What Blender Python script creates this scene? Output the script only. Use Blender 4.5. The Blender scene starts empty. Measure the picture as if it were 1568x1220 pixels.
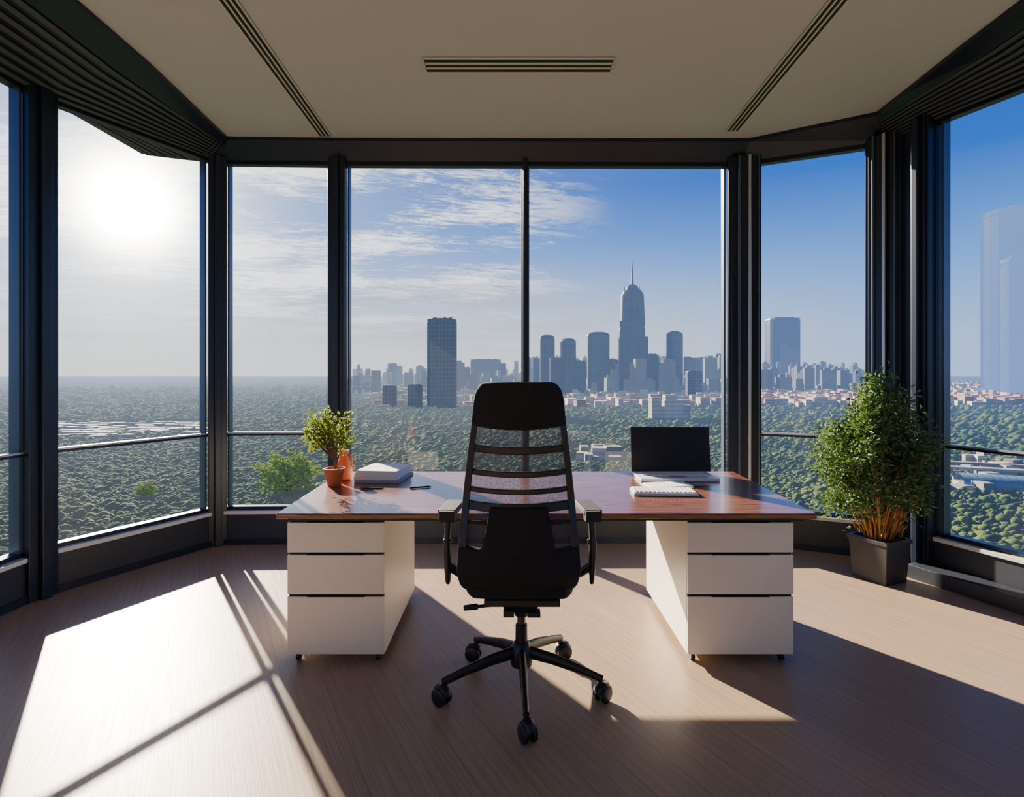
import bpy, math, random
import numpy as np
from mathutils import Vector, Matrix
random.seed(7); rng=np.random.default_rng(7)
SC=bpy.context.scene; COL=SC.collection

# ---------------------------------------------------------------- node helpers
def val(nt,sock,v):
    if hasattr(v,'links') : nt.links.new(v,sock)
    else: sock.default_value=v
def M(nt,op,a,b=None,c=None,clamp=False):
    n=nt.nodes.new('ShaderNodeMath'); n.operation=op; n.use_clamp=clamp
    val(nt,n.inputs[0],a)
    if b is not None: val(nt,n.inputs[1],b)
    if c is not None: val(nt,n.inputs[2],c)
    return n.outputs[0]
def V(nt,op,a,b=None):
    n=nt.nodes.new('ShaderNodeVectorMath'); n.operation=op
    val(nt,n.inputs[0],a)
    if b is not None: val(nt,n.inputs[1],b)
    return n.outputs['Value'] if op in('DOT_PRODUCT','LENGTH') else n.outputs[0]
def MIX(nt,f,a,b,mode='MIX'):
    n=nt.nodes.new('ShaderNodeMix'); n.data_type='RGBA'; n.blend_type=mode
    val(nt,n.inputs[0],f)
    for s,v in((n.inputs[6],a),(n.inputs[7],b)):
        if not hasattr(v,'links') and len(v)==3: v=(*v,1)
        val(nt,s,v)
    return n.outputs[2]
def RAMP(nt,f,stops,interp='LINEAR'):
    n=nt.nodes.new('ShaderNodeValToRGB'); cr=n.color_ramp; cr.interpolation=interp
    while len(cr.elements)<len(stops): cr.elements.new(0.5)
    for e,(p,c) in zip(cr.elements,stops):
        e.position=p; e.color=(c,c,c,1) if isinstance(c,(int,float)) else (*c,1)
    nt.links.new(f,n.inputs[0]); return n.outputs[0]
def MR(nt,v,a,b,c,d,smooth=True):
    n=nt.nodes.new('ShaderNodeMapRange'); n.interpolation_type='SMOOTHSTEP' if smooth else 'LINEAR'
    val(nt,n.inputs[0],v)
    for i,x in enumerate((a,b,c,d)): n.inputs[i+1].default_value=x
    return n.outputs[0]
def NOISE(nt,vec,scale,detail=4,rough=.5,dist=0):
    n=nt.nodes.new('ShaderNodeTexNoise'); n.inputs['Scale'].default_value=scale
    n.inputs['Detail'].default_value=detail; n.inputs['Roughness'].default_value=rough
    n.inputs['Distortion'].default_value=dist
    if vec is not None: nt.links.new(vec,n.inputs['Vector'])
    return n.outputs['Fac']
def XYZ(nt,x,y,z):
    n=nt.nodes.new('ShaderNodeCombineXYZ'); val(nt,n.inputs[0],x);val(nt,n.inputs[1],y);val(nt,n.inputs[2],z); return n.outputs[0]
def SEP(nt,v):
    n=nt.nodes.new('ShaderNodeSeparateXYZ'); nt.links.new(v,n.inputs[0]); return n.outputs

GLOW=Vector((-0.649,1.0,0.294)).normalized()
SUN=Vector((-0.670,1.0,0.450)).normalized()

# ---------------------------------------------------------------- sky
def sky_group():
    g=bpy.data.node_groups.new('sky_colour','ShaderNodeTree')
    g.interface.new_socket(name='Vector',in_out='INPUT',socket_type='NodeSocketVector')
    g.interface.new_socket(name='Color',in_out='OUTPUT',socket_type='NodeSocketColor')
    gi=g.nodes.new('NodeGroupInput'); go=g.nodes.new('NodeGroupOutput')
    d=V(g,'NORMALIZE',gi.outputs[0])
    x,y,z=SEP(g,d)
    zz=M(g,'MAXIMUM',z,0.0)
    base=RAMP(g,zz,[(0,(.36,.50,.80)),(.06,(.31,.50,.88)),(.16,(.12,.34,.86)),(.30,(.016,.125,.58)),(.5,(.006,.06,.38)),(1,(.01,.04,.30))])
    s=M(g,'MAXIMUM',V(g,'DOT_PRODUCT',d,tuple(GLOW)),0.0)
    s4=M(g,'POWER',s,6.0)
    col=MIX(g,M(g,'MULTIPLY',s4,.50,clamp=True),base,(.42,.63,1.0))
    hz=MR(g,zz,0.0,.24,1.0,0.0)
    hz=M(g,'MULTIPLY',hz,MR(g,s,.35,.95,.12,.90))
    col=MIX(g,hz,col,(.80,.80,.79))
    den=M(g,'ADD',zz,.10)
    px=M(g,'DIVIDE',x,den); py=M(g,'DIVIDE',y,den)
    u=XYZ(g,M(g,'MULTIPLY',px,1.0),M(g,'MULTIPLY',py,1.7),0.0)
    ur=XYZ(g,M(g,'ADD',px,M(g,'MULTIPLY',py,.35)),M(g,'MULTIPLY',M(g,'SUBTRACT',py,M(g,'MULTIPLY',px,.25)),3.0),0.0)
    n1=NOISE(g,ur,5.4,12,.80,.9)
    n2=NOISE(g,V(g,'ADD',u,(4.3,1.7,0)),.9,3,.5,0)
    cl=M(g,'ADD',n1,M(g,'MULTIPLY',M(g,'SUBTRACT',n2,.5),1.0))
    cl=M(g,'ADD',cl,MR(g,s,.90,.97,0,.06))
    cl=MR(g,cl,.47,.71,0,1)
    cl=M(g,'MULTIPLY',cl,MR(g,s,.74,.90,0,1))
    cl=M(g,'MULTIPLY',cl,MR(g,zz,.05,.14,0,1))
    cl=M(g,'MULTIPLY',cl,MR(g,zz,.30,.38,1,.1))
    col=MIX(g,M(g,'MULTIPLY',cl,.85),col,(1.5,1.5,1.5))
    b3=NOISE(g,XYZ(g,M(g,'MULTIPLY',x,2.5),M(g,'MULTIPLY',y,2.5),M(g,'MULTIPLY',zz,34.0)),1.3,5,.55,.3)
    bf=M(g,'MULTIPLY',MR(g,b3,.46,.64,0,.45),MR(g,zz,.02,.08,0,1)); bf=M(g,'MULTIPLY',bf,MR(g,zz,.14,.20,1,0)); bf=M(g,'MULTIPLY',bf,MR(g,s,.6,.9,0,1))
    col=MIX(g,bf,col,(.46,.49,.56))
    g0=M(g,'MULTIPLY',M(g,'POWER',s,22.0),.20)
    g1=M(g,'MULTIPLY',M(g,'POWER',s,120.0),1.5)
    g2=M(g,'MULTIPLY',M(g,'POWER',s,800.0),22.0)
    glow=M(g,'ADD',M(g,'ADD',g0,g1),g2)
    gc=V(g,'MULTIPLY',XYZ(g,glow,glow,glow),(1.0,.92,.80))
    col=V(g,'ADD',col,gc)
    g.links.new(col,go.inputs[0]); return g
SKY=sky_group(); SKYS=1.5
w=bpy.data.worlds.new('sky_world'); SC.world=w; w.use_nodes=True
nt=w.node_tree; nt.nodes.clear()
tc=nt.nodes.new('ShaderNodeTexCoord'); sg=nt.nodes.new('ShaderNodeGroup'); sg.node_tree=SKY
bg=nt.nodes.new('ShaderNodeBackground'); wo=nt.nodes.new('ShaderNodeOutputWorld')
nt.links.new(tc.outputs['Generated'],sg.inputs[0]); nt.links.new(sg.outputs[0],bg.inputs[0]); nt.links.new(bg.outputs[0],wo.inputs[0])
bg.inputs[1].default_value=SKYS

# ---------------------------------------------------------------- materials
def newmat(name):
    m=bpy.data.materials.new(name); m.use_nodes=True
    nt=m.node_tree; b=nt.nodes['Principled BSDF']; return m,nt,b
def simple(name,col,rough=.5,metal=0,noise=.08,scale=20,bump=0,coat=0):
    m,nt,b=newmat(name)
    tc=nt.nodes.new('ShaderNodeTexCoord')
    n=NOISE(nt,tc.outputs['Object'],scale,4)
    a=tuple(c*(1-noise) for c in col); c2=tuple(min(1,c*(1+noise)) for c in col)
    nt.links.new(MIX(nt,n,a,c2),b.inputs['Base Color'])
    b.inputs['Roughness'].default_value=rough; b.inputs['Metallic'].default_value=metal
    if coat: b.inputs['Coat Weight'].default_value=coat
    if bump:
        bn=nt.nodes.new('ShaderNodeBump'); bn.inputs['Strength'].default_value=bump; bn.inputs['Distance'].default_value=.002
        nt.links.new(NOISE(nt,tc.outputs['Object'],scale*15,3),bn.inputs['Height']); nt.links.new(bn.outputs[0],b.inputs['Normal'])
    return m
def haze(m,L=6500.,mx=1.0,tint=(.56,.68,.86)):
    """aerial perspective painted into the material as sky-coloured emission, by distance from the world origin"""
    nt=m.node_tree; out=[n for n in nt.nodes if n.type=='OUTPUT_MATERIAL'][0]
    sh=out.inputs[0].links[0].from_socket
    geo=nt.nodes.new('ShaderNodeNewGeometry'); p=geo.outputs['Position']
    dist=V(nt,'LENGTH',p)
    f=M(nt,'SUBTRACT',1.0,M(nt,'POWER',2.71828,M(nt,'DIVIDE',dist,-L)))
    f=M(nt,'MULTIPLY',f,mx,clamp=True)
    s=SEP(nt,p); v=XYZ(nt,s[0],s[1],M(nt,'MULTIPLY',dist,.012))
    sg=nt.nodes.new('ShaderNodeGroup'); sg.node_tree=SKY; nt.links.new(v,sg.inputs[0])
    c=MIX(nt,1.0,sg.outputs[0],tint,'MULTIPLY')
    e=nt.nodes.new('ShaderNodeEmission'); nt.links.new(c,e.inputs[0]); e.inputs[1].default_value=SKYS*.82  # painted haze: the surface itself emits the horizon sky colour
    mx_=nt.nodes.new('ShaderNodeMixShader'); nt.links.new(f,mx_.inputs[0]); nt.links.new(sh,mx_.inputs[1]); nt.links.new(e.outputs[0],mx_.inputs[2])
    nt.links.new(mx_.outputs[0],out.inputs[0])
    try: m.cycles.emission_sampling='NONE'
    except Exception: pass
    return m

m_metal=simple('dark_anodised_metal',(.017,.025,.048),.30,.25,.1,6)
m_metal2=simple('mid_grey_metal',(.10,.13,.18),.30,.5,.1,6)
m_soff=simple('dark_soffit_panel',(.075,.078,.092),.5,.1,.1,4)
m_wall=simple('charcoal_wall_paint',(.030,.036,.050),.45,0,.08,5)
m_back=simple('dark_grey_wall_paint',(.13,.125,.12),.8,0,.04,3)
m_ceil=simple('ceiling_plaster',(.53,.545,.585),.9,0,.03,2,bump=.05)
m_silver=simple('brushed_aluminium',(.60,.62,.66),.3,.8,.05,30)
m_slat=simple('diffuser_white_slat',(.62,.61,.60),.5,0,.04,20)
m_sill=simple('pale_window_sill',(.70,.70,.70),.4,0,.05,10)
m_white=simple('cream_lacquer',(.82,.76,.63),.38,0,.02,5)
m_gap=simple('dark_drawer_gap',(.012,.014,.013),.6)
m_black=simple('black_plastic',(.009,.009,.011),.42,0,.2,30)
m_pad=simple('armrest_rubber',(.007,.007,.009),.7,0,.2,30)
m_fabric=simple('black_fabric',(.004,.004,.005),.85,0,.3,60,bump=.4)
m_chrome=simple('dark_chrome',(.12,.12,.13),.25,.9)
m_terra=simple('terracotta',(.62,.17,.05),.6,0,.15,25)
m_soil=simple('potting_soil',(.04,.025,.015),.95,0,.4,60,bump=.5)
m_bark=simple('bark',(.16,.10,.06),.85,0,.3,40,bump=.6)
m_stem=simple('orange_green_stem',(.46,.20,.05),.6,0,.5,9)
m_plant=simple('planter_grey',(.040,.040,.046),.45,0,.1,8)
m_paper=simple('white_paper',(.80,.80,.81),.6,0,.03,10)
m_paper2=simple('grey_cover',(.30,.32,.36),.5,0,.05,10)
m_screen=simple('black_screen',(.003,.003,.005),.45,0,.1,5)
m_key=simple('white_key_plastic',(.75,.76,.77),.4,0,.03,20)

# wood desk
m_wood,nt,b=newmat('reddish_brown_wood')
tc=nt.nodes.new('ShaderNodeTexCoord')
v=V(nt,'MULTIPLY',tc.outputs['Object'],(1.0,9.0,9.0))
n=NOISE(nt,v,3,8,.65,1.5)
c=RAMP(nt,n,[(.3,(.055,.020,.010)),(.48,(.16,.058,.028)),(.56,(.20,.078,.040)),(.7,(.31,.145,.080))])
nt.links.new(c,b.inputs['Base Color']); b.inputs['Roughness'].default_value=.30; b.inputs['Coat Weight'].default_value=.55; b.inputs['Coat Roughness'].default_value=.14

# floor
m_floor,nt,b=newmat('wood_floor')
tc=nt.nodes.new('ShaderNodeTexCoord')
mp=nt.nodes.new('ShaderNodeMapping'); mp.inputs['Rotation'].default_value=(0,0,math.radians(62)); nt.links.new(tc.outputs['Object'],mp.inputs[0])
P=mp.outputs[0]
g1=NOISE(nt,V(nt,'MULTIPLY',P,(1.0,70,1)),2.2,5,.6,.2)
g2=NOISE(nt,V(nt,'MULTIPLY',P,(.5,9,1)),1.5,3,.5)
wv=M(nt,'ABSOLUTE',M(nt,'SUBTRACT',M(nt,'FRACT',M(nt,'DIVIDE',SEP(nt,P)[1],.045)),.5))
br=nt.nodes.new('ShaderNodeTexBrick'); nt.links.new(P,br.inputs['Vector']); br.inputs['Scale'].default_value=1
br.inputs['Brick Width'].default_value=2.6; br.inputs['Row Height'].default_value=.18; br.inputs['Mortar Size'].default_value=.0014
br.inputs['Color1'].default_value=(.97,.97,.97,1); br.inputs['Color2'].default_value=(1.03,1.03,1.03,1); br.inputs['Mortar'].default_value=(.78,.78,.78,1)
c=RAMP(nt,g1,[(.3,(.275,.195,.122)),(.5,(.365,.262,.170)),(.7,(.455,.338,.225))])
c=MIX(nt,.3,c,MIX(nt,g2,(.29,.205,.13),(.46,.34,.23)))
c=MIX(nt,MR(nt,wv,.40,.5,0,.26),c,(.13,.095,.07))
c=MIX(nt,1.0,c,br.outputs['Color'],'MULTIPLY')
nt.links.new(c,b.inputs['Base Color'])
nt.links.new(MR(nt,g1,.3,.7,.34,.44),b.inputs['Roughness']); b.inputs['Specular IOR Level'].default_value=.28
bn=nt.nodes.new('ShaderNodeBump'); bn.inputs['Strength'].default_value=.2; bn.inputs['Distance'].default_value=.002
nt.links.new(g1,bn.inputs['Height']); nt.links.new(bn.outputs[0],b.inputs['Normal'])

# thin glass (single sheet, Schlick reflectance)
m_glass=bpy.data.materials.new('window_glass'); m_glass.use_nodes=True; nt=m_glass.node_tree; nt.nodes.clear()
o=nt.nodes.new('ShaderNodeOutputMaterial'); tr=nt.nodes.new('ShaderNodeBsdfTransparent'); gl=nt.nodes.new('ShaderNodeBsdfGlossy')
tr.inputs[0].default_value=(.965,.975,.985,1); gl.inputs['Roughness'].default_value=.01
geo=nt.nodes.new('ShaderNodeNewGeometry')
cs=M(nt,'ABSOLUTE',V(nt,'DOT_PRODUCT',geo.outputs['Incoming'],geo.outputs['Normal']))
fz=M(nt,'ADD',.03,M(nt,'MULTIPLY',M(nt,'POWER',M(nt,'SUBTRACT',1.0,cs,clamp=True),5.0),.8))
mx=nt.nodes.new('ShaderNodeMixShader'); nt.links.new(fz,mx.inputs[0]); nt.links.new(tr.outputs[0],mx.inputs[1]); nt.links.new(gl.outputs[0],mx.inputs[2]); nt.links.new(mx.outputs[0],o.inputs[0])
# chair mesh
m_mesh=bpy.data.materials.new('chair_mesh_fabric'); m_mesh.use_nodes=True; nt=m_mesh.node_tree; b=nt.nodes['Principled BSDF']; o=nt.nodes['Material Output']
b.inputs['Base Color'].default_value=(.05,.045,.08,1); b.inputs['Roughness'].default_value=.6
tr=nt.nodes.new('ShaderNodeBsdfTransparent'); mx=nt.nodes.new('ShaderNodeMixShader')
tc=nt.nodes.new('ShaderNodeTexCoord'); n=NOISE(nt,tc.outputs['Object'],120,2)
nt.links.new(MR(nt,n,.3,.7,.25,.45),mx.inputs[0]); nt.links.new(tr.outputs[0],mx.inputs[1]); nt.links.new(b.outputs[0],mx.inputs[2]); nt.links.new(mx.outputs[0],o.inputs[0])

def leafmat(name,a,c,tl=.35):
    m,nt,b=newmat(name); geo=nt.nodes.new('ShaderNodeNewGeometry')
    col=MIX(nt,geo.outputs['Random Per Island'],a,c)
    nt.links.new(col,b.inputs['Base Color']); b.inputs['Roughness'].default_value=.45
    t=nt.nodes.new('ShaderNodeBsdfTranslucent'); nt.links.new(MIX(nt,1,col,(1.5,1.6,.6),'MULTIPLY'),t.inputs[0])
    mx=nt.nodes.new('ShaderNodeMixShader'); mx.inputs[0].default_value=tl
    nt.links.new(b.outputs[0],mx.inputs[1]); nt.links.new(t.outputs[0],mx.inputs[2]); nt.links.new(mx.outputs[0],nt.nodes['Material Output'].inputs[0])
    return m
m_leaf1=leafmat('shrub_leaf',(.03,.085,.035),(.17,.26,.085),.25)
m_leaf2=leafmat('bonsai_leaf',(.07,.12,.02),(.24,.28,.04),.35)

# ---------------------------------------------------------------- mesh builder
class B:
    def __init__(s): s.v=[];s.f=[];s.m=[];s.mats=[]
    def mi(s,m):
        if m not in s.mats: s.mats.append(m)
        return s.mats.index(m)
    def add(s,vs,fs,m):
        o=len(s.v); s.v+= [tuple(x) for x in vs]; i=s.mi(m)
        for f in fs: s.f.append([o+k for k in f]); s.m.append(i)
    def box(s,c,size,m,rz=0,rx=0,ry=0,taper=1):
        hx,hy,hz=[k/2 for k in size]
        R=Matrix.Rotation(rz,3,'Z')@Matrix.Rotation(rx,3,'X')@Matrix.Rotation(ry,3,'Y')
        vs=[]
        for z in(-1,1):
            k=taper if z<0 else 1
            for x,y in((-1,-1),(1,-1),(1,1),(-1,1)): vs.append(Vector(c)+R@Vector((x*hx*k,y*hy*k,z*hz)))
        s.add(vs,[(3,2,1,0),(4,5,6,7),(0,1,5,4),(1,2,6,5),(2,3,7,6),(3,0,4,7)],m)
    def prism(s,poly,z0,z1,m):
        n=len(poly)
        a=sum(poly[i][0]*poly[(i+1)%n][1]-poly[(i+1)%n][0]*poly[i][1] for i in range(n))
        if a<0: poly=poly[::-1]
        vs=[(x,y,z0) for x,y in poly]+[(x,y,z1) for x,y in poly]
        fs=[tuple(range(n))[::-1],tuple(range(n,2*n))]+[(i,(i+1)%n,n+(i+1)%n,n+i) for i in range(n)]
        s.add(vs,fs,m)
    def tube(s,pts,rad,m,seg=10,sx=1.0):
        pts=[Vector(p) for p in pts]
        if not isinstance(rad,(list,tuple)): rad=[rad]*len(pts)
        vs=[];fs=[]; prev=None
        for i,p in enumerate(pts):
            t=(pts[min(i+1,len(pts)-1)]-pts[max(i-1,0)]).normalized()
            ref=Vector((0,0,1)) if abs(t.z)<.9 else Vector((0,1,0))
            a=t.cross(ref).normalized()
            if prev is not None:
                a=(prev-t*prev.dot(t)).normalized()
            prev=a; b_=t.cross(a)
            for k in range(seg):
                an=2*math.pi*k/seg; vs.append(p+a*math.cos(an)*rad[i]*sx+b_*math.sin(an)*rad[i])
        for i in range(len(pts)-1):
            for k in range(seg):
                k2=(k+1)%seg; fs.append((i*seg+k,i*seg+k2,(i+1)*seg+k2,(i+1)*seg+k))
        fs.append(tuple(range(seg))[::-1]); fs.append(tuple(range((len(pts)-1)*seg,len(pts)*seg)))
        s.add(vs,fs,m)
    def cyl(s,p0,p1,r0,r1,m,seg=20): s.tube([p0,p1],[r0,r1],m,seg)
    def lathe(s,c,prof,m,seg=28):
        vs=[];fs=[];n=len(prof)
        for r,z in prof:
            for k in range(seg):
                a=2*math.pi*k/seg; vs.append((c[0]+r*math.cos(a),c[1]+r*math.sin(a),c[2]+z))
        for i in range(n-1):
            for k in range(seg):
                k2=(k+1)%seg; fs.append((i*seg+k,i*seg+k2,(i+1)*seg+k2,(i+1)*seg+k))
        fs.append(tuple(range(seg))[::-1]); fs.append(tuple(range((n-1)*seg,n*seg)))
        s.add(vs,fs,m)
    def leaf(s,p,d,L,W,m):
        d=d.normalized(); r=Vector((random.uniform(-1,1),random.uniform(-1,1),random.uniform(-1,1)))
        sd=d.cross(r).normalized(); up=sd.cross(d)
        a=p; e=p+d*L-up*L*.15; mid=p+d*L*.45+up*L*.05
        vs=[a,mid+sd*W/2+up*W*.15,e,mid-sd*W/2+up*W*.15,mid]
        s.add(vs,[(0,1,4),(1,2,4),(2,3,4),(3,0,4)],m)
    def finish(s,name,bevel=0,smooth=False,parent=None,loc=None,rz=0,seg=2):
        me=bpy.data.meshes.new(name); me.from_pydata(s.v,[],s.f)
        for m in s.mats: me.materials.append(m)
        me.polygons.foreach_set('material_index',s.m)
        if smooth:
            me.polygons.foreach_set('use_smooth',[True]*len(me.polygons))
            try: me.set_sharp_from_angle(angle=math.radians(40))
            except Exception: pass
        me.update()
        o=bpy.data.objects.new(name,me); COL.objects.link(o)
        if bevel:
            md=o.modifiers.new('bevel','BEVEL'); md.width=bevel; md.segments=seg; md.limit_method='ANGLE'; md.angle_limit=math.radians(40)
        if parent: o.parent=parent
        if loc: o.location=loc
        o.rotation_euler[2]=rz
        return o

# ---------------------------------------------------------------- room
W=[(-3.36,-2.5),(-3.31,-.4),(-3.26,1.8),(-3.20,3.97),(-2.62,5.22),(-1.56,5.26),(.12,5.27),(2.08,5.28),(3.05,4.80),(3.13,4.45),(3.40,3.70),(3.43,1.4),(3.45,-.6),(3.46,-2.5)]
C=[(-2.40,-2.5),(-2.41,-.4),(-2.42,1.8),(-2.43,3.95),(-2.50,5.16),(-1.56,5.19),(.12,5.20),(2.10,5.20),(2.90,4.68),(2.885,4.3),(2.85,3.70),(2.80,1.4),(2.77,-.6),(2.75,-2.5)]
SILL=.30; HEAD=3.42; CH=3.60
def nrm(p,q):
    d=Vector((q[0]-p[0],q[1]-p[1])).normalized(); return Vector((-d.y,d.x)),d
def wallbox(b,p,q,z0,z1,t0,t1,m):
    n,_=nrm(p,q); P_=Vector(p);Q=Vector(q)
    b.prism([tuple(P_+n*t0),tuple(Q+n*t0),tuple(Q+n*t1),tuple(P_+n*t1)],z0,z1,m)
b=B()
b.prism([(-3.6,-2.7),(-3.45,4.0),(-2.85,5.45),(2.1,5.5),(3.2,4.95),(3.4,4.5),(3.65,3.7),(3.7,-2.7)],-.2,0,m_floor); b.finish('floor')
b=B(); b.prism(C,CH,3.8,m_ceil); b.prism([(-3.5,-2.7),(-3.40,4.0),(-2.8,5.4),(2.1,5.45),(3.15,4.95),(3.35,4.5),(3.6,3.7),(3.65,-2.7)],3.8,3.95,m_ceil); b.finish('ceiling')
# soffit ring
b=B()
for i in range(len(W)-1):
    w0,w1,c0,c1=[Vector(k) for k in(W[i],W[i+1],C[i],C[i+1])]
    def pt(c,w_,t,dz=0): 
        q=c.lerp(w_,t); return (q.x,q.y,CH+(HEAD-CH)*t+dz)
    b.add([pt(c0,w0,0,0),pt(c1,w1,0,0),pt(c1,w1,.0,-.03),pt(c0,w0,.0,-.03)],[(0,1,2,3)],m_metal)
    if i in(4,5,6,7):
        b.add([pt(c0,w0,0,-.03),pt(c1,w1,0,-.03),pt(c1,w1,1,0),pt(c0,w0,1,0)],[(0,1,2,3)],m_metal); continue
    b.add([pt(c0,w0,0,-.03),pt(c1,w1,0,-.03),pt(c1,w1,.25,-.03),pt(c0,w0,.25,-.03)],[(0,1,2,3)],m_metal)
    N=16
    for k in range(N):
        a=.25+.75*k/N; e=.25+.75*(k+1)/N; dz=-.012 if k%2 else 0
        mm=m_soff if k%2 else m_metal
        b.add([pt(c0,w0,a,dz),pt(c1,w1,a,dz),pt(c1,w1,e,dz),pt(c0,w0,e,dz)],[(0,1,2,3)],mm)
        b.add([pt(c0,w0,e,0),pt(c1,w1,e,0),pt(c1,w1,e,-.012),pt(c0,w0,e,-.012)],[(0,1,2,3)],mm)
b.finish('trim_1')
# ribbed eave outside the left window bay
b=B()
A0=Vector((-3.21,3.99));K=Vector((-3.18,5.10));E=Vector((-2.66,5.30))
for k in range(14):
    t0=k/14;t1=(k+1)/14
    p0=K.lerp(E,t0);p1=K.lerp(E,t1)
    z=HEAD+(.0 if k%2 else .012)
    b.add([(A0.x,A0.y,z),(p1.x,p1.y,z),(p0.x,p0.y,z)],[(0,1,2)],m_soff if k%2 else m_metal2)
wallbox(b,tuple(A0),tuple(K),HEAD,3.9,-.02,.03,m_soff); wallbox(b,tuple(K),tuple(E),HEAD,3.9,-.02,.03,m_soff)
b.finish('trim_2')
groups={}
sidename=['left','left','left','left_bay','front','front','front','front_right_bay','corner','right','right','right','right']
for i in range(len(W)-1):
    bb=groups.setdefault(sidename[i],B())
    wallbox(bb,W[i],W[i+1],0,SILL-.03 if i!=8 else HEAD,0,.14,m_wall if i!=8 else m_metal)
    wallbox(bb,W[i],W[i+1],HEAD,3.8,.0,.14,m_wall)
    wallbox(bb,W[i],W[i+1],.0,.05,-.02,0,m_metal)
for k,bb in groups.items(): bb.finish('wall_'+k)
b=B()
for i in range(9,13): wallbox(b,W[i],W[i+1],0,.10,-.20,-.021,m_wall)
b.finish('baseboard_right',bevel=.004)
b=B()
for i in range(len(W)-1):
    if i!=8: wallbox(b,W[i],W[i+1],SILL-.03,SILL,-.02,.20,m_sill)
b.finish('trim_3',bevel=.003)
b=B(); b.box((.1,-2.6,1.9),(7.2,.15,3.8),m_back); b.finish('wall_back')
wi=0
for i in range(len(W)-1):
    if i==8: continue
    wi+=1
    b=B(); p,q=W[i],W[i+1]
    n,d=nrm(p,q); P_=Vector(p);Q=Vector(q)
    g0=P_+n*.064; g1_=Q+n*.064
    b.add([(g0.x,g0.y,SILL),(g1_.x,g1_.y,SILL),(g1_.x,g1_.y,HEAD),(g0.x,g0.y,HEAD)],[(0,1,2,3)],m_glass)
    wallbox(b,p,q,SILL,SILL+.03,.03,.10,m_metal); wallbox(b,p,q,HEAD-.03,HEAD,.03,.10,m_metal)
    hw={3:(.10,.08),4:(.08,.08),5:(.08,.02),6:(.02,.15)}.get(i,(.1,.1))
    for c_,s_ in((P_+d*(hw[0]+.008),1),(Q-d*(hw[1]+.008),-1)):
        wallbox(b,tuple(c_-d*.008),tuple(c_+d*.008),SILL,HEAD,.03,.10,m_metal2)
    if i not in(5,6):
        wallbox(b,p,q,.965,.985,.015,.045,m_metal); wallbox(b,p,q,.985,.998,.005,.050,m_silver)
    b.finish('window_%d'%wi)
# columns
def column(i,wd,dp,style=0):
    a=Vector(W[max(i-1,0)]);p=Vector(W[i]);c=Vector(W[min(i+1,len(W)-1)])
    d=((p-a).normalized()+(c-p).normalized()).normalized(); ang=math.atan2(d.y,d.x)
    b=B(); z=3.44
    b.box((0,.02,z/2),(wd*.8,dp,z),m_metal)
    b.box((0,-.02,z/2),(wd,dp*.45,z),m_metal)
    b.box((0,-dp/2+.0,z/2),(wd*.35,.03,z),m_metal)
    if style==1:
        b.box((-wd*.18,-dp/2-.01,z/2),(.02,.05,z),m_metal2); b.box((wd*.12,-dp/2-.01,z/2),(.025,.05,z),m_silver); b.box((wd*.40,-dp/2+.02,z/2),(.012,.08,z),m_metal2)
    b.finish('column',bevel=.006,loc=(p.x,p.y,0),rz=ang)
column(1,.2,.2);column(2,.2,.2);column(3,.20,.14);column(4,.15,.14);column(5,.15,.16)
column(7,.28,.2,1);column(8,.26,.2,1);column(9,.14,.2);column(10,.15,.2);column(11,.15,.2);column(12,.15,.2)
b=B(); b.box((0,0,1.86),(.045,.14,3.12),m_metal); b.box((0,-.06,1.86),(.02,.04,3.12),m_metal); b.finish('window_mullion',bevel=.003,loc=(.12,5.27,0))

# ceiling slot diffusers
def vent(x0,x1,y0,y1,along):
    b=B(); cx,cy=(x0+x1)/2,(y0+y1)/2; sx,sy=abs(x1-x0),abs(y1-y0)
    b.box((0,0,CH-.004),(sx,sy,.006),m_gap)
    n=3
    for k in range(n+1):
        t=-.5+k/n
        if along=='x': b.box((0,t*sy,CH-.009),(sx,sy*.11,.005),m_slat)
        else: b.box((t*sx,0,CH-.009),(sx*.11,sy,.005),m_slat)
    for s_ in(-1,1):
        if along=='x': b.box((s_*sx/2,0,CH-.009),(.012,sy,.005),m_slat)
        else: b.box((0,s_*sy/2,CH-.009),(sx,.012,.005),m_slat)
    return b.finish('ceiling_air_diffuser',loc=(cx,cy,0))
vent(-.59,.68,3.88,4.06,'x')
o=vent(-.05,.05,-1.35,1.35,'y'); o.location=(-1.60,3.80,0); o.rotation_euler[2]=math.radians(1.5)
o=vent(-.05,.05,-1.3,1.3,'y'); o.location=(1.84,3.74,0); o.rotation_euler[2]=math.radians(-2.0)

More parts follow.
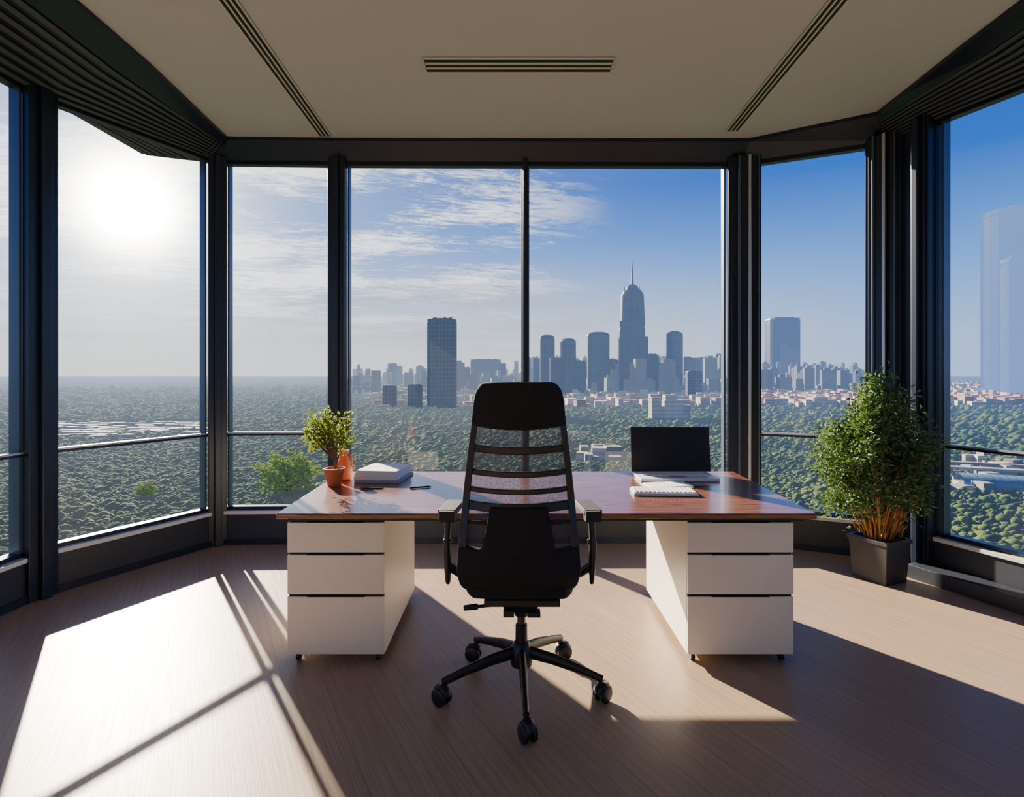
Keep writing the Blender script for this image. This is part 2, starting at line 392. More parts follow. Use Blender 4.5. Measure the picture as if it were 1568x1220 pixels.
# ---------------------------------------------------------------- desk
desk=bpy.data.objects.new('executive_desk',None); COL.objects.link(desk)
DT=.80
b=B(); b.prism([(-1.20,2.98),(1.55,2.98),(1.62,4.30),(-1.24,4.30)],DT-.028,DT,m_wood); b.finish('desk_top',bevel=.006,parent=desk)
b=B(); b.prism([(-1.17,3.02),(1.50,3.02),(1.52,4.24),(-1.15,4.24)],DT-.045,DT-.028,m_gap); b.finish('desk_subframe',parent=desk)
def pedestal(x0,x1,nm):
    b=B(); y0,y1=3.05,4.0; zb,zt=.05,DT-.045; cx=(x0+x1)/2
    b.prism([(x0,y0+.022),(x1,y0+.022),(x1,y1),(x0,y1)],zb,zt,m_white)
    b.box((cx,y0+.018,(zb+zt)/2),(x1-x0-.012,.012,zt-zb-.01),m_gap)
    zs=[zb,.361,.578,zt-.008]
    for a,e in zip(zs[:-1],zs[1:]):
        b.box((cx,y0+.009,(a+e)/2-.002),(x1-x0,.020,e-a-.013),m_white)
        b.box((cx,y0+.004,e-.008),(.30,.012,.006),m_gap)
    for x in(x0+.04,x1-.04):
        for y in(y0+.06,y1-.07):
            b.box((x,y,zb-.004),(.035,.035,.01),m_black); b.cyl((x-.011,y,.024),(x+.011,y,.024),.024,.024,m_black,16)
    b.finish(nm,bevel=.0035,parent=desk)
pedestal(-1.166,-.664,'drawer_pedestal_a'); pedestal(.912,1.461,'drawer_pedestal_b')

# ---------------------------------------------------------------- chair
chair=bpy.data.objects.new('office_chair',None); COL.objects.link(chair); chair.location=(.045,2.80,0)
HWZ=[(.515,.17),(.53,.225),(.555,.262),(.626,.278),(.74,.270),(.97,.25),(1.14,.23),(1.27,.212),(1.40,.197),(1.435,.188),(1.46,.170),(1.472,.145)]
def hw(z): return float(np.interp(z,[a for a,_ in HWZ],[c for _,c in HWZ]))
def by(z): return float(np.interp(z,[.5,.62,.8,.95,1.15,1.47],[-.185,-.235,-.225,-.205,-.225,-.275]))
def back(u,z,off=0):
    return Vector((-.015+u*hw(z), by(z)+.055*u*u+off, z))
def slab(b,u0,u1,z0,z1,th,m,nu=12,nz=8,off=0,zc=None):
    if callable(u0): fu0=u0;fu1=u1
    else: fu0=lambda t:u0; fu1=lambda t:u1
    vs=[]
    for side in(0,1):
        for j in range(nz+1):
            t=j/nz
            for i in range(nu+1):
                u=fu0(t)+(fu1(t)-fu0(t))*i/nu; z=z0+(z1-z0)*t
                if zc: z+=zc(u,t)
                vs.append(back(u,z,off+(th if side else 0)))
    n=(nu+1)*(nz+1); fs=[]
    for j in range(nz):
        for i in range(nu):
            a=j*(nu+1)+i; fs.append((a,a+1,a+nu+2,a+nu+1)); fs.append((n+a,n+a+nu+1,n+a+nu+2,n+a+1))
    for i in range(nu):
        fs.append((i+1,i,n+i,n+i+1)); a=nz*(nu+1)+i; fs.append((a,a+1,n+a+1,n+a))
    for j in range(nz):
        a=j*(nu+1); c_=(j+1)*(nu+1); fs.append((a,c_,n+c_,n+a)); a+=nu;c_+=nu; fs.append((c_,a,n+a,n+c_))
    b.add(vs,fs,m)
b=B()
slab(b,lambda t:-1.0,lambda t:-.87,.56,1.40,.035,m_black,3,36,-.01)
slab(b,lambda t:.87,lambda t:1.0,.56,1.40,.035,m_black,3,36,-.01)
for z0,z1 in((1.165,1.198),(1.062,1.088),(.985,1.008),(.905,.945)):
    slab(b,-.9,.9,z0,z1,.022,m_black,16,2,-.004,zc=lambda u,t:-.012*(1-u*u))
b.finish('back_frame',bevel=.004,smooth=True,parent=chair)
b=B(); slab(b,-1,1,1.268,1.472,.045,m_fabric,18,16,-.012,zc=lambda u,t:(1-t)*(-.018*(1-u*u)+.012)); b.finish('headrest_panel',bevel=.008,smooth=True,parent=chair)
b=B(); slab(b,-.9,.9,.60,1.28,.004,m_mesh,16,20,.012); b.finish('mesh_back',smooth=True,parent=chair)
b=B(); slab(b,lambda t:-.62+.12*t,lambda t:.62-.12*t,.70,.92,.03,m_fabric,12,8,-.02)
slab(b,-.9,.9,.840,.856,.02,m_black,12,2,-.004); b.finish('lumbar_pad',bevel=.008,smooth=True,parent=chair)
b=B(); slab(b,-1,1,.517,.735,.05,m_fabric,18,14,-.014,zc=lambda u,t:t*(-.02*(1-u*u)+.01)) 
b.finish('back_shell',bevel=.008,smooth=True,parent=chair)
b=B(); vs=[];fs=[];nu,nv=20,20
def seatpt(i,j,top):
    u=-1+2*i/nu; v=-1+2*j/nv
    k=1-.10*abs(u)**4*abs(v)**4
    edge=max(abs(u),abs(v))**8
    x=u*.255*k*math.sqrt(1-.18*v*v*(u*u)); y=.04+v*.25*k
    z=(.575 if top else .50)-(.02 if top else -.012)*edge*1.2-(.03*max(0,v)**3 if top else 0)
    return (x-.01,y,z)
for top in(0,1):
    for j in range(nv+1):
        for i in range(nu+1): vs.append(seatpt(i,j,top))
n=(nu+1)*(nv+1)
for j in range(nv):
    for i in range(nu):
        a=j*(nu+1)+i; fs.append((a,a+nu+1,a+nu+2,a+1)); fs.append((n+a,n+a+1,n+a+nu+2,n+a+nu+1))
for i in range(nu):
    fs.append((i,i+1,n+i+1,n+i)); a=nv*(nu+1)+i; fs.append((a+1,a,n+a,n+a+1))
for j in range(nv):
    a=j*(nu+1);c_=a+nu+1; fs.append((c_,a,n+a,n+c_)); a+=nu;c_+=nu; fs.append((a,c_,n+c_,n+a))
b.add(vs,fs,m_fabric); b.finish('seat_cushion',bevel=.012,smooth=True,parent=chair,seg=3)
# arms
b=B()
for s_ in(-1,1):
    x=s_*.338-.008
    b.box((x-s_*.012,.02,.868),(.082,.24,.028),m_pad,rz=s_*.10)
    b.box((x-s_*.004,-.09,.855),(.072,.06,.050),m_pad,rz=s_*.10)
    b.tube([(x-s_*.006,-.02,.858),(x,-.03,.80),(x+s_*.004,-.035,.70)],[.024,.020,.018],m_black,12,.8)
    b.tube([(x+s_*.004,-.035,.78),(x+s_*.004,-.035,.70),(x+s_*.002,-.035,.60),(x,-.035,.535),(x,-.035,.520)],[.016,.024,.022,.017,.010],m_black,12,.75)
    b.tube([(x,-.02,.60),(x-s_*.05,0,.560),(x-s_*.12,.02,.545)],[.020,.020,.020],m_black,12,.9)
    b.cyl((x+s_*.022,-.035,.72),(x-s_*.02,-.035,.72),.013,.013,m_chrome,12)
b.finish('armrests',bevel=.004,smooth=True,parent=chair)
# mechanism
b=B()
b.box((0,.02,.475),(.30,.30,.05),m_black); b.box((0,-.02,.440),(.16,.22,.055),m_black,taper=.8)
b.box((0,-.16,.485),(.34,.05,.03),m_black)
b.tube([(-.06,-.08,.445),(-.16,-.12,.452),(-.235,-.13,.448)],[.008,.008,.008],m_black,8); b.tube([(-.20,-.125,.45),(-.265,-.135,.447)],[.014,.012],m_black,10)
b.tube([(.06,-.05,.455),(.2,-.08,.478)],[.008,.011],m_black,8)
b.box((-.06,-.10,.415),(.05,.06,.03),m_black); b.box((.055,-.10,.41),(.06,.05,.025),m_black)
b.cyl((0,0,.42),(0,0,.36),.045,.032,m_black); b.cyl((0,0,.40),(0,0,.22),.020,.020,m_chrome); b.cyl((0,0,.32),(0,0,.16),.028,.030,m_black)
b.finish('tilt_mechanism',bevel=.003,smooth=True,parent=chair)
b=B()
b.lathe((0,0,0),[(.03,.12),(.05,.125),(.055,.16),(.05,.205),(.036,.235),(.03,.24)],m_black)
for k in range(5):
    a=math.radians(-88+72*k); d=Vector((math.cos(a),math.sin(a),0)); R=.375
    b.tube([d*.03+Vector((0,0,.190)),d*.15+Vector((0,0,.172)),d*.28+Vector((0,0,.140)),d*(R+.01)+Vector((0,0,.108))],[.030,.026,.021,.018],m_black,12,.75)
    p=d*R; b.cyl(p+Vector((0,0,.115)),p+Vector((0,0,.055)),.013,.011,m_black,12)
    a2=a+math.radians([20,65,-35,40,-60][k]); t=Vector((math.cos(a2),math.sin(a2),0)); sd=Vector((-t.y,t.x,0)); c_=p+t*.018+Vector((0,0,.040))
    for s_ in(-1,1):
        b.tube([c_+sd*s_*.010,c_+sd*s_*.014,c_+sd*s_*.028,c_+sd*s_*.033],[.034,.040,.040,.033],m_black,20)
    b.tube([c_-sd*.008,c_+sd*.008],[.030,.030],m_black,16)
    pts=[c_+t*.043*math.cos(q)+Vector((0,0,.043*math.sin(q))) for q in [math.radians(z) for z in(20,60,100,140,170)]]
    b.tube(pts,[.007,.012,.014,.012,.007],m_black,8,2.0)
b.finish('five_star_base',bevel=.002,smooth=True,parent=chair)

# ---------------------------------------------------------------- desk items
def bonsai():
    root=bpy.data.objects.new('potted_bonsai',None); COL.objects.link(root); root.location=(-1.13,3.74,DT)
    b=B(); b.lathe((0,0,0),[(.040,.0),(.043,.004),(.060,.085),(.066,.086),(.068,.112),(.060,.113),(.056,.098),(.01,.096)],m_terra); b.lathe((0,0,0),[(.056,.09),(.056,.1),(.02,.104)],m_soil)
    b.finish('pot',smooth=True,parent=root)
    b=B(); ends=[]
    tr=[Vector((0,0,.09)),Vector((.012,0,.16)),Vector((-.008,.005,.23)),Vector((-.01,0,.30))]
    b.tube(tr,[.013,.011,.009,.007],m_bark,10)
    for k in range(15):
        s0=tr[random.choice([1,2,2,3])]; a=random.uniform(0,6.28); r=random.uniform(.05,.16)
        e=Vector((-.03+math.cos(a)*r,math.sin(a)*r*.8,random.uniform(.25,.42)+(0.14-r)*.5))
        mdl=s0.lerp(e,.5)+Vector((0,0,-.015)); b.tube([s0,mdl,e],[.006,.004,.002],m_bark,6); ends.append(e); ends.append(mdl.lerp(e,.5))
    b.finish('trunk',smooth=True,parent=root)
    b=B()
    for e in ends:
        for _ in range(30):
            p=e+Vector([random.gauss(0,.028) for _ in range(3)]); d=Vector((random.uniform(-1,1),random.uniform(-1,1),random.uniform(-.3,1)))
            b.leaf(p,d,random.uniform(.022,.040),random.uniform(.012,.02),m_leaf2)
    b.finish('foliage',parent=root)
bonsai()
b=B(); b.lathe((0,0,0),[(.035,0),(.05,.01),(.058,.05),(.05,.10),(.032,.14),(.028,.17),(.036,.20),(.030,.20),(.022,.17),(.01,.16)],m_terra)
b.tube([(0.03,0,.05),(.055,0,.10),(.05,0,.15),(.028,0,.165)],.007,m_terra,8)
b.finish('clay_jug',smooth=True,loc=(-1.13,3.95,DT))
b=B(); z=0
for k,(w_,d_,h_,m_) in enumerate([(.30,.36,.020,m_paper2),(.29,.35,.022,m_paper),(.29,.34,.016,m_paper),(.28,.33,.020,m_paper)]):
    b.box((random.uniform(-.01,.01),random.uniform(-.01,.01),z+h_/2),(w_,d_,h_),m_,rz=random.uniform(-.06,.06)); z+=h_
b.finish('notebook_stack',bevel=.003,loc=(-.87,4.00,DT),rz=-.08)
def pen(loc,rz):
    b=B(); b.cyl((-.07,0,.006),(.055,0,.006),.005,.005,m_black,10); b.cyl((.055,0,.006),(.072,0,.006),.005,.001,m_chrome,10); b.box((-.045,0,.012),(.04,.003,.002),m_chrome); b.finish('pen',smooth=True,loc=loc,rz=rz)
pen((-.86,3.62,DT),0.05); pen((-.57,3.66,DT),.5)
lap=bpy.data.objects.new('laptop',None); COL.objects.link(lap); lap.location=(1.13,4.14,DT)
b=B(); b.box((-.02,-.12,.012),(.52,.30,.020),m_key); b.box((-.02,-.19,.0225),(.11,.07,.002),m_paper2)
for r in range(5):
    for k in range(13): b.box((-.02-.21+.035*k,-.13+.028*r,.0235),(.029,.022,.004),m_paper)
b.finish('laptop_base',bevel=.002,parent=lap)
b=B(); b.box((0,.0,.0),(.56,.012,.315),m_black); b.box((0,-.0065,.004),(.535,.002,.285),m_screen)
o=b.finish('laptop_screen',bevel=.003,parent=lap); o.location=(0,.055,.175); o.rotation_euler=(math.radians(-7),0,0)
b=B(); b.cyl((-.2,.035,.018),(.2,.035,.018),.009,.009,m_black,12); b.finish('hinge',parent=lap)
b=B(); b.box((0,0,.010),(.37,.19,.016),m_key)
for r in range(5):
    for k in range(14): b.box((-.165+.0253*k,-.066+.033*r,.021),(.021,.027,.008),m_paper)
b.finish('keyboard',bevel=.0025,loc=(.90,3.50,DT),rz=-.06)
b=B(); b.box((0,0,.004),(.28,.16,.006),m_paper); b.box((.01,.01,.010),(.27,.15,.006),m_paper,rz=.08); b.finish('paper_sheets',loc=(.98,3.72,DT),rz=.1)

# ---------------------------------------------------------------- floor shrub
root=bpy.data.objects.new('potted_shrub',None); COL.objects.link(root); root.location=(2.71,4.34,0)
b=B()
b.box((0,0,.145),(.26,.30,.29),m_plant,rz=math.radians(23),taper=.86)
R=Matrix.Rotation(math.radians(23),3,'Z')
for (cx,cy,sx,sy) in((0,-.145,.28,.025),(0,.145,.28,.025),(-.127,0,.025,.30),(.127,0,.025,.30)):
    p=R@Vector((cx,cy,.30)); b.box(p,(sx,sy,.03),m_plant,rz=math.radians(23))
b.box((0,0,.296),(.24,.27,.012),m_soil,rz=math.radians(23))
b.finish('planter_box',bevel=.004,parent=root)
b=B(); tips=[]
for k in range(72):
    a=random.uniform(0,6.28); r0=random.uniform(0,.09); s0=Vector((math.cos(a)*r0,math.sin(a)*r0,.29)); zt=random.uniform(.58,1.46)
    R1=float(np.interp(zt,[.58,.8,1.0,1.2,1.35,1.46],[.32,.38,.37,.30,.19,.08])); rr=R1*math.sqrt(random.random())
    e=Vector((-.05+math.cos(a)*rr*1.15,-.07+math.sin(a)*rr*.72,zt)); m1=s0.lerp(e,.4)+Vector((-math.cos(a)*.02,0,.06))
    pts=[s0,m1,s0.lerp(e,.75)+Vector((0,0,.03)),e]
    b.tube(pts,[.006,.005,.004,.002],m_stem,6)
    for t in(.6,.72,.84,.95,1.0):
        i=min(int(t*3),2); f=t*3-i; tips.append((pts[i].lerp(pts[i+1],min(f,1)),t))
b.finish('stems',smooth=True,parent=root)
b=B()
for p,t in tips:
    if p.z<.50: continue
    for _ in range(38):
        q=p+Vector((random.gauss(0,.048),random.gauss(0,.04),random.gauss(0,.048)))
        if q.x>.27 or q.y>.25: continue
        d=Vector((q.x+.05,q.y,.0))*1.2+Vector((random.uniform(-1,1),random.uniform(-1,1),random.uniform(-.7,.8)))*.8
        b.leaf(q,d,random.uniform(.030,.055),random.uniform(.013,.023),m_leaf1)
for _ in range(420):
    a=random.uniform(0,6.28); r=random.uniform(0,.15); q=Vector((math.cos(a)*r,math.sin(a)*r,random.uniform(.31,.5)))
    b.leaf(q,Vector((math.cos(a)*.5,math.sin(a)*.5,1)),random.uniform(.05,.10),.012,m_stem if random.random()<.7 else m_leaf1)
b.finish('foliage',parent=root)

# ---------------------------------------------------------------- outside
GZ=-90.
m_ground,nt,b_=newmat('forest_ground'); geo=nt.nodes.new('ShaderNodeNewGeometry'); P=geo.outputs['Position']
na=NOISE(nt,P,.03,8,.65); nb=NOISE(nt,P,.0016,4,.55); nc=NOISE(nt,V(nt,'MULTIPLY',P,(1,3,1)),.003,3,.6)
c=RAMP(nt,na,[(.35,(.012,.032,.012)),(.5,(.035,.065,.020)),(.68,(.09,.13,.04))])
c=MIX(nt,MR(nt,nb,.52,.66,0,.5),c,(.10,.11,.05)); c=MIX(nt,MR(nt,nc,.60,.66,0,.4),c,(.16,.15,.11))
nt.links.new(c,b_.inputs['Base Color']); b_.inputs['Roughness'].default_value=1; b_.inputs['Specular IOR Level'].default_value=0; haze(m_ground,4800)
b=B(); b.add([(-45000,-3000,GZ),(45000,-3000,GZ),(45000,60000,GZ),(-45000,60000,GZ)],[(0,1,2,3)],m_ground); b.finish('ground')

m_tree,nt,b_=newmat('tree_canopy'); geo=nt.nodes.new('ShaderNodeNewGeometry'); P=geo.outputs['Position']
nb=NOISE(nt,P,.008,4,.6); nd=NOISE(nt,P,.022,4,.65); na=NOISE(nt,P,1.6,3,.7)
c=MIX(nt,geo.outputs['Random Per Island'],(.016,.052,.013),(.080,.145,.024)); c=MIX(nt,MR(nt,nb,.46,.60,0,.7),c,(.12,.155,.030))
c=MIX(nt,MR(nt,nd,.52,.64,0,.6),c,(.024,.055,.022)); c=MIX(nt,MR(nt,nd,.44,.34,0,.45),c,(.10,.09,.035))
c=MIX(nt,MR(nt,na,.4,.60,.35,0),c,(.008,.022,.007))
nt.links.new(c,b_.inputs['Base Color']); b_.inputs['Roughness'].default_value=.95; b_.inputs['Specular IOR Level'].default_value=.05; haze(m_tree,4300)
def ico(sub):
    import bmesh
    bm=bmesh.new(); bmesh.ops.create_icosphere(bm,subdivisions=sub,radius=1); v=np.array([x.co[:] for x in bm.verts]); f=np.array([[x.index for x in q.verts] for q in bm.faces]); bm.free(); return v,f
def blobs(name,cen,rad,sub,mat,zs=.9,jit=.35):
    v,f=ico(sub); n=len(cen)
    j=1+rng.uniform(-jit,jit,(n,len(v),1))
    sc=np.stack([rng.uniform(.8,1.25,n),rng.uniform(.8,1.25,n),zs*rng.uniform(.7,1.3,n)],1)[:,None,:]
    vs=(v[None]*j*rad[:,None,None]*sc+cen[:,None,:]).reshape(-1,3)
    fs=(f[None]+(np.arange(n)*len(v))[:,None,None]).reshape(-1,3)
    me=bpy.data.meshes.new(name); me.vertices.add(len(vs)); me.vertices.foreach_set('co',vs.ravel().astype(np.float32))
    me.loops.add(fs.size); me.loops.foreach_set('vertex_index',fs.ravel().astype(np.int32))
    me.polygons.add(len(fs)); me.polygons.foreach_set('loop_start',np.arange(0,fs.size,3,dtype=np.int32)); me.polygons.foreach_set('loop_total',np.full(len(fs),3,dtype=np.int32))
    me.update(calc_edges=True); me.materials.append(mat); o=bpy.data.objects.new(name,me); COL.objects.link(o); return o
froot=bpy.data.objects.new('forest',None); COL.objects.link(froot)
def forest(nm,N,r0,r1,ra,rb,sub):
    r=r0*np.exp(rng.uniform(0,math.log(r1/r0),N)); th=rng.uniform(-60,60,N)*math.pi/180
    x=r*np.sin(th);y=r*np.cos(th)
    patch=.5+.5*np.sin(x/37+2*np.sin(y/61))*np.sin(y/43+1.7*np.sin(x/53))
    rad=(ra+r*rb)*rng.choice([.5,.75,1.0,1.35],N,p=[.35,.35,.23,.07])*rng.uniform(.8,1.25,N)*(.85+.3*patch)
    keep=~((x/y>.70)&(r>420)&(r<760)&(np.abs((x/y-.86))<.12)&(rng.random(N)<.75))
    keep&=~((np.abs(x/y-.14)<.04)&(r>600)&(r<760))
    keep&=~((x/y>-.80)&(x/y<-.50)&(r>1050)&(r<1330))
    keep&=~((x/y>.21)&(x/y<.33)&(r>1300)&(r<1700)&(rng.random(N)<.6))
    keep&=~((x/y>.38)&(r>1700)&(rng.random(N)<.6))
    z=GZ+rad*.3+rng.uniform(0,1,N)*rad*.7+patch*2
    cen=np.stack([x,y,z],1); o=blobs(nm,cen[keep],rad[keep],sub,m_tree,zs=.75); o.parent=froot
forest('near_trees',170000,235,900,1.15,.0024,1)
forest('far_trees',110000,800,4200,1.6,.0027,1)

m_tree2,nt,b_=newmat('bright_tree_leaf'); geo=nt.nodes.new('ShaderNodeNewGeometry')
c=MIX(nt,geo.outputs['Random Per Island'],(.14,.26,.015),(.55,.68,.06)); nt.links.new(c,b_.inputs['Base Color']); b_.inputs['Roughness'].default_value=.8
tl=nt.nodes.new('ShaderNodeBsdfTranslucent'); nt.links.new(c,tl.inputs[0]); mx=nt.nodes.new('ShaderNodeMixShader'); mx.inputs[0].default_value=.5
nt.links.new(b_.outputs[0],mx.inputs[1]); nt.links.new(tl.outputs[0],mx.inputs[2]); nt.links.new(mx.outputs[0],nt.nodes['Material Output'].inputs[0]); haze(m_tree2,9000)
def bigtree(px,py,size,zc):
    root=bpy.data.objects.new('broadleaf_tree',None); COL.objects.link(root)
    b=B(); b.tube([(px,py,GZ),(px+1,py,(GZ+zc)/2),(px,py,zc)],[size*.06,size*.05,size*.03],m_bark,10); b.finish('trunk',parent=root)
    n=1800; d=rng.normal(size=(n,3)); d/=np.linalg.norm(d,axis=1)[:,None]; rr=size*.5*rng.uniform(.35,1,(n,1))**.6
    c=d*rr*np.array([1,1,.75])*(1+.25*np.sin(d[:,:1]*7+d[:,1:2]*5+d[:,2:]*6)); c+=np.array([px,py,zc])
    o=blobs('crown',c,rng.uniform(.012,.03,n)*size,1,m_tree2); o.parent=root
bigtree(-168,440,42,-72); bigtree(-268,430,14,-82)

# buildings
def facade(name,L,frame,wa,wb,tint):
    m,nt,b_=newmat(name); tc=nt.nodes.new('ShaderNodeTexCoord'); s=SEP(nt,tc.outputs['Object'])
    band=M(nt,'GREATER_THAN',M(nt,'FRACT',M(nt,'DIVIDE',s[2],11.0)),.35)
    hx=M(nt,'GREATER_THAN',M(nt,'FRACT',M(nt,'DIVIDE',M(nt,'ADD',s[0],s[1]),9.0)),.35)
    wn=M(nt,'MULTIPLY',band,hx)
    nz=NOISE(nt,V(nt,'MULTIPLY',tc.outputs['Object'],(1,1,.4)),.05,3)
    c=MIX(nt,wn,frame,MIX(nt,MR(nt,nz,.35,.65,0,1),wa,wb))
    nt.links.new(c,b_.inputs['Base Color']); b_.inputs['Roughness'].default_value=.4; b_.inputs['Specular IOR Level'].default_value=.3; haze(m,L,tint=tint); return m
m_fac=facade('glass_facade',10500,(.09,.10,.12),(.005,.012,.035),(.025,.05,.10),(.50,.66,.92))
m_reflect=facade('pane_reflection_stand_in',1000,(.3,.35,.4),(.1,.15,.25),(.2,.28,.4),(.52,.66,.92))  # pale facade for the shapes that imitate a reflection in the glass
def citymat(name,a,c_,L=6500.):
    m,nt,b_=newmat(name); geo=nt.nodes.new('ShaderNodeNewGeometry'); s=SEP(nt,geo.outputs['Position'])
    bd=M(nt,'GREATER_THAN',M(nt,'FRACT',M(nt,'DIVIDE',s[2],8.0)),.5)
    c=MIX(nt,geo.outputs['Random Per Island'],a,c_); c=MIX(nt,M(nt,'MULTIPLY',bd,.35),c,(.03,.04,.05))
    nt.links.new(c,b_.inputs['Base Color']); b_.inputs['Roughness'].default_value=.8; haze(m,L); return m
m_city=citymat('distant_city',(.03,.045,.09),(.12,.13,.16),7500.); m_house=citymat('suburb_houses',(.42,.19,.11),(.80,.66,.55),8000.); m_apt=citymat('apartment_brick',(.45,.28,.20),(.75,.60,.50)); m_lowblk=citymat('pale_low_blocks',(.16,.13,.11),(.50,.46,.42))
m_teal=simple('teal_roof_glass',(.16,.28,.31),.25,.1,.2,.05); haze(m_teal)
def SX(px,D): return (px-784)/900*D
def SZ(py,D): return 1.5+(575-py)/900*D
def plan(w_,d_,kind,n=9,rib=.03):
    pts=[]
    N_=n*4*2
    for k in range(N_):
        a=2*math.pi*k/N_; e={'round':1.0,'soft':.45,'box':.18}[kind]
        cx,cy=math.cos(a),math.sin(a)
        x=math.copysign(abs(cx)**e,cx);y=math.copysign(abs(cy)**e,cy)
        q=1-(rib if k%2 else 0); pts.append((x*w_/2*q,y*d_/2*q))
    return pts
def tower(px,py_top,wpx,base_y,kind='soft',crown='flat',depth=.8,spire=0,mat=None):
    mat=mat or m_fac
    D=90*900/(base_y-575); X=SX(px,D); w_=wpx/900*D; H=SZ(py_top,D)-GZ; b=B()
    def lvl(z0,z1,k0,k1=None):
        k1=k0 if k1 is None else k1
        p0=plan(w_*k0,w_*depth*k0,kind);p1=plan(w_*k1,w_*depth*k1,kind);n=len(p0)
        b.add([(x,y,z0) for x,y in p0]+[(x,y,z1) for x,y in p1],[tuple(range(n))[::-1],tuple(range(n,2*n))]+[(i,(i+1)%n,n+(i+1)%n,n+i) for i in range(n)],mat)
    lvl(0,H*.05,1.12)
    if crown=='flat':
        lvl(H*.05,H*.955,1); lvl(H*.955,H*.965,.92); lvl(H*.965,H*.99,1.0,.97); lvl(H*.99,H,.7)
        for q in(-.25,.1,.3): b.box((w_*q,0,H*1.006),(w_*.1,w_*.1,H*.015),mat)
    elif crown=='dome':
        lvl(H*.05,H*.94,1); lvl(H*.94,H*.965,1,.93); lvl(H*.965,H*.985,.93,.75); lvl(H*.985,H,.75,.4)
    elif crown=='spire':
        lvl(H*.05,H*.60,1.0,.96); lvl(H*.60,H*.615,.90); lvl(H*.615,H*.90,.96,.86); lvl(H*.90,H*.945,.86,.66); lvl(H*.945,H*.975,.5,.44); lvl(H*.975,H,.44,.2)
        b.cyl((0,0,H*.99),(0,0,H+spire),w_*.07,w_*.012,m_fac,8)
        for q in(-.3,.3): b.cyl((w_*q,0,H*.93),(w_*q,0,H*.985),w_*.03,w_*.01,m_fac,6)
        b.box((-w_*.42,-w_*.2,H*.33),(w_*.34,w_*.5,H*.66),m_fac); b.box((w_*.35,-w_*.25,H*.26),(w_*.4,w_*.4,H*.52),m_fac)
    b.finish('skyscraper',loc=(X,D,GZ))
tower(677,488,44,627,'soft','flat'); tower(968,436,38,603,'soft','spire',.9,spire=110)
tower(838,513,22,606,'box','dome'); tower(870,518,24,606,'round','dome'); tower(916,508,33,604,'soft','dome')
tower(1033,507,25,605,'round','dome'); tower(1198,487,45,591,'soft','flat'); tower(744,550,46,592,'box','flat',.5)
tower(601,556,13,590,'box','flat'); tower(994,542,26,603,'box','flat'); tower(1062,568,22,612,'box','flat'); tower(852,548,20,608,'box','flat')
tower(597,590,20,626,'box','flat'); tower(636,588,22,628,'box','flat'); tower(887,552,18,606,'box','flat'); tower(955,500,14,605,'box','dome')
tower(938,550,16,604,'box','flat'); tower(1010,556,16,602,'box','flat'); tower(898,560,12,602,'box','flat'); tower(1086,552,12,598,'box','flat')
tower(822,548,12,600,'box','flat'); tower(1052,546,12,597,'box','flat'); tower(1100,542,9,597,'box','flat'); tower(714,562,12,596,'box','flat'); tower(770,556,10,594,'box','flat')
tower(1590,320,150,608,'box','flat',.3,mat=m_reflect); tower(1562,395,50,612,'box','flat',.5,mat=m_reflect)  # added pale towers standing in for reflections in the right window glass
def cluster(name,items,mat):
    b=B()
    for X,Y,w_,d_,h_ in items:
        b.box((X,Y,GZ+h_/2),(w_,d_,h_),mat,rz=random.uniform(-.3,.3))
        if h_>60 and random.random()<.6: b.box((X,Y,GZ+h_+5),(w_*.5,d_*.5,12),mat)
    b.finish(name)
it=[]
for _ in range(1000):
    px=random.choice([random.uniform(535,1115),random.uniform(820,1110),random.uniform(820,1110),random.uniform(1170,1335)]); D=random.uniform(2600,7000)
    h_=random.choice([random.uniform(40,110),random.uniform(60,225)])*(D/4000)**.65
    if px<700: h_*=.7
    if px>1150: h_*=.8
    it.append((SX(px,D),D,random.uniform(20,55),random.uniform(20,45),h_))
cluster('distant_city_blocks',it,m_city)
it=[]
for _ in range(3600):
    px=random.uniform(1120,1750) if random.random()<.85 else random.uniform(560,1120); D=1600*math.exp(random.uniform(0,1.4)); it.append((SX(px,D),D,random.uniform(12,34),random.uniform(12,34),random.uniform(14,34)))
cluster('suburb_houses',it,m_house)
it=[]
for _ in range(60):
    D=random.uniform(400,640); t=random.uniform(.76,.99); it.append((t*D,D,random.uniform(6,16),random.uniform(6,12),random.uniform(4,14)))
for _ in range(12):
    D=random.uniform(600,720); it.append((random.uniform(.115,.175)*D,D,random.uniform(8,20),random.uniform(8,16),random.uniform(6,16)))
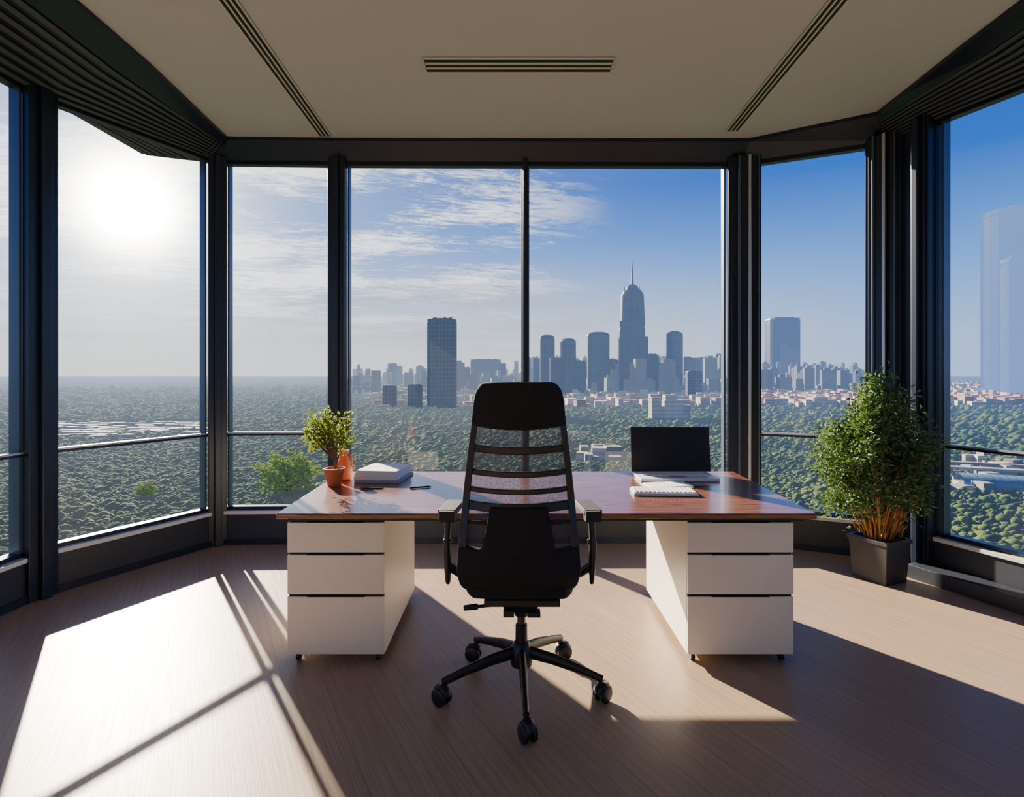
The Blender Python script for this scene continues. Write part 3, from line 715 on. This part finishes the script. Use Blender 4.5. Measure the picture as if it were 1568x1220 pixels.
for _ in range(160):
    t=random.uniform(-.80,-.52); D=random.uniform(830,1080); it.append((t*D,D,random.uniform(10,36),random.uniform(6,12),random.uniform(4,9)))
cluster('low_rise_blocks',it,m_lowblk)
it=[]
for px,pt_,wp in((1003,608,16),(1012,622,14),(1025,604,18),(1038,612,16),(1050,620,14),(1031,632,40)):
    D=1150; it.append((SX(px,D),D,wp/900*D,14,SZ(pt_,D)-GZ))
cluster('apartment_blocks',it,m_apt)
b=B()
for off,wd in((0,9),(26,7)):
    pts=[Vector((330+off,520+off)),Vector((390+off,500+off)),Vector((450+off,470+off)),Vector((520+off,425+off)),Vector((600+off,360+off))]
    for p,q in zip(pts[:-1],pts[1:]): wallbox(b,tuple(p),tuple(q),GZ+12,GZ+14,-wd/2,wd/2,m_lowblk)
    for p in pts: b.box((p.x,p.y,GZ+6),(3,3,12),m_lowblk)
b.finish('elevated_road')
b=B(); n=14; Lh=150; prof=[(13*math.cos(math.pi*k/n),7+7*math.sin(math.pi*k/n)) for k in range(n+1)]
for s_ in range(30):
    y0=-Lh/2+s_*5; y1=y0+4.7
    vs=[(x,y0,z) for x,z in prof]+[(x,y1,z) for x,z in prof]
    b.add(vs,[(k,k+1,n+2+k,n+1+k) for k in range(n)],m_teal)
b.box((0,0,3.5),(25,Lh,7),m_lowblk)
b.finish('vaulted_glass_hall',loc=(425,440,GZ),rz=math.radians(68))

# ---------------------------------------------------------------- light + camera
L=bpy.data.lights.new('sun','SUN'); L.energy=28; L.angle=math.radians(.7); L.color=(1.0,.84,.66)
so=bpy.data.objects.new('sun',L); COL.objects.link(so); so.rotation_euler=SUN.to_track_quat('Z','Y').to_euler(); so.location=(-8,12,8)
cam=bpy.data.cameras.new('camera'); co=bpy.data.objects.new('camera',cam); COL.objects.link(co)
cam.sensor_width=36; cam.lens=36*900/1568; cam.shift_y=-35/1568; cam.clip_end=100000; cam.clip_start=.05
co.location=(0,0,1.5); co.rotation_euler=(math.radians(90),0,0)
SC.camera=co
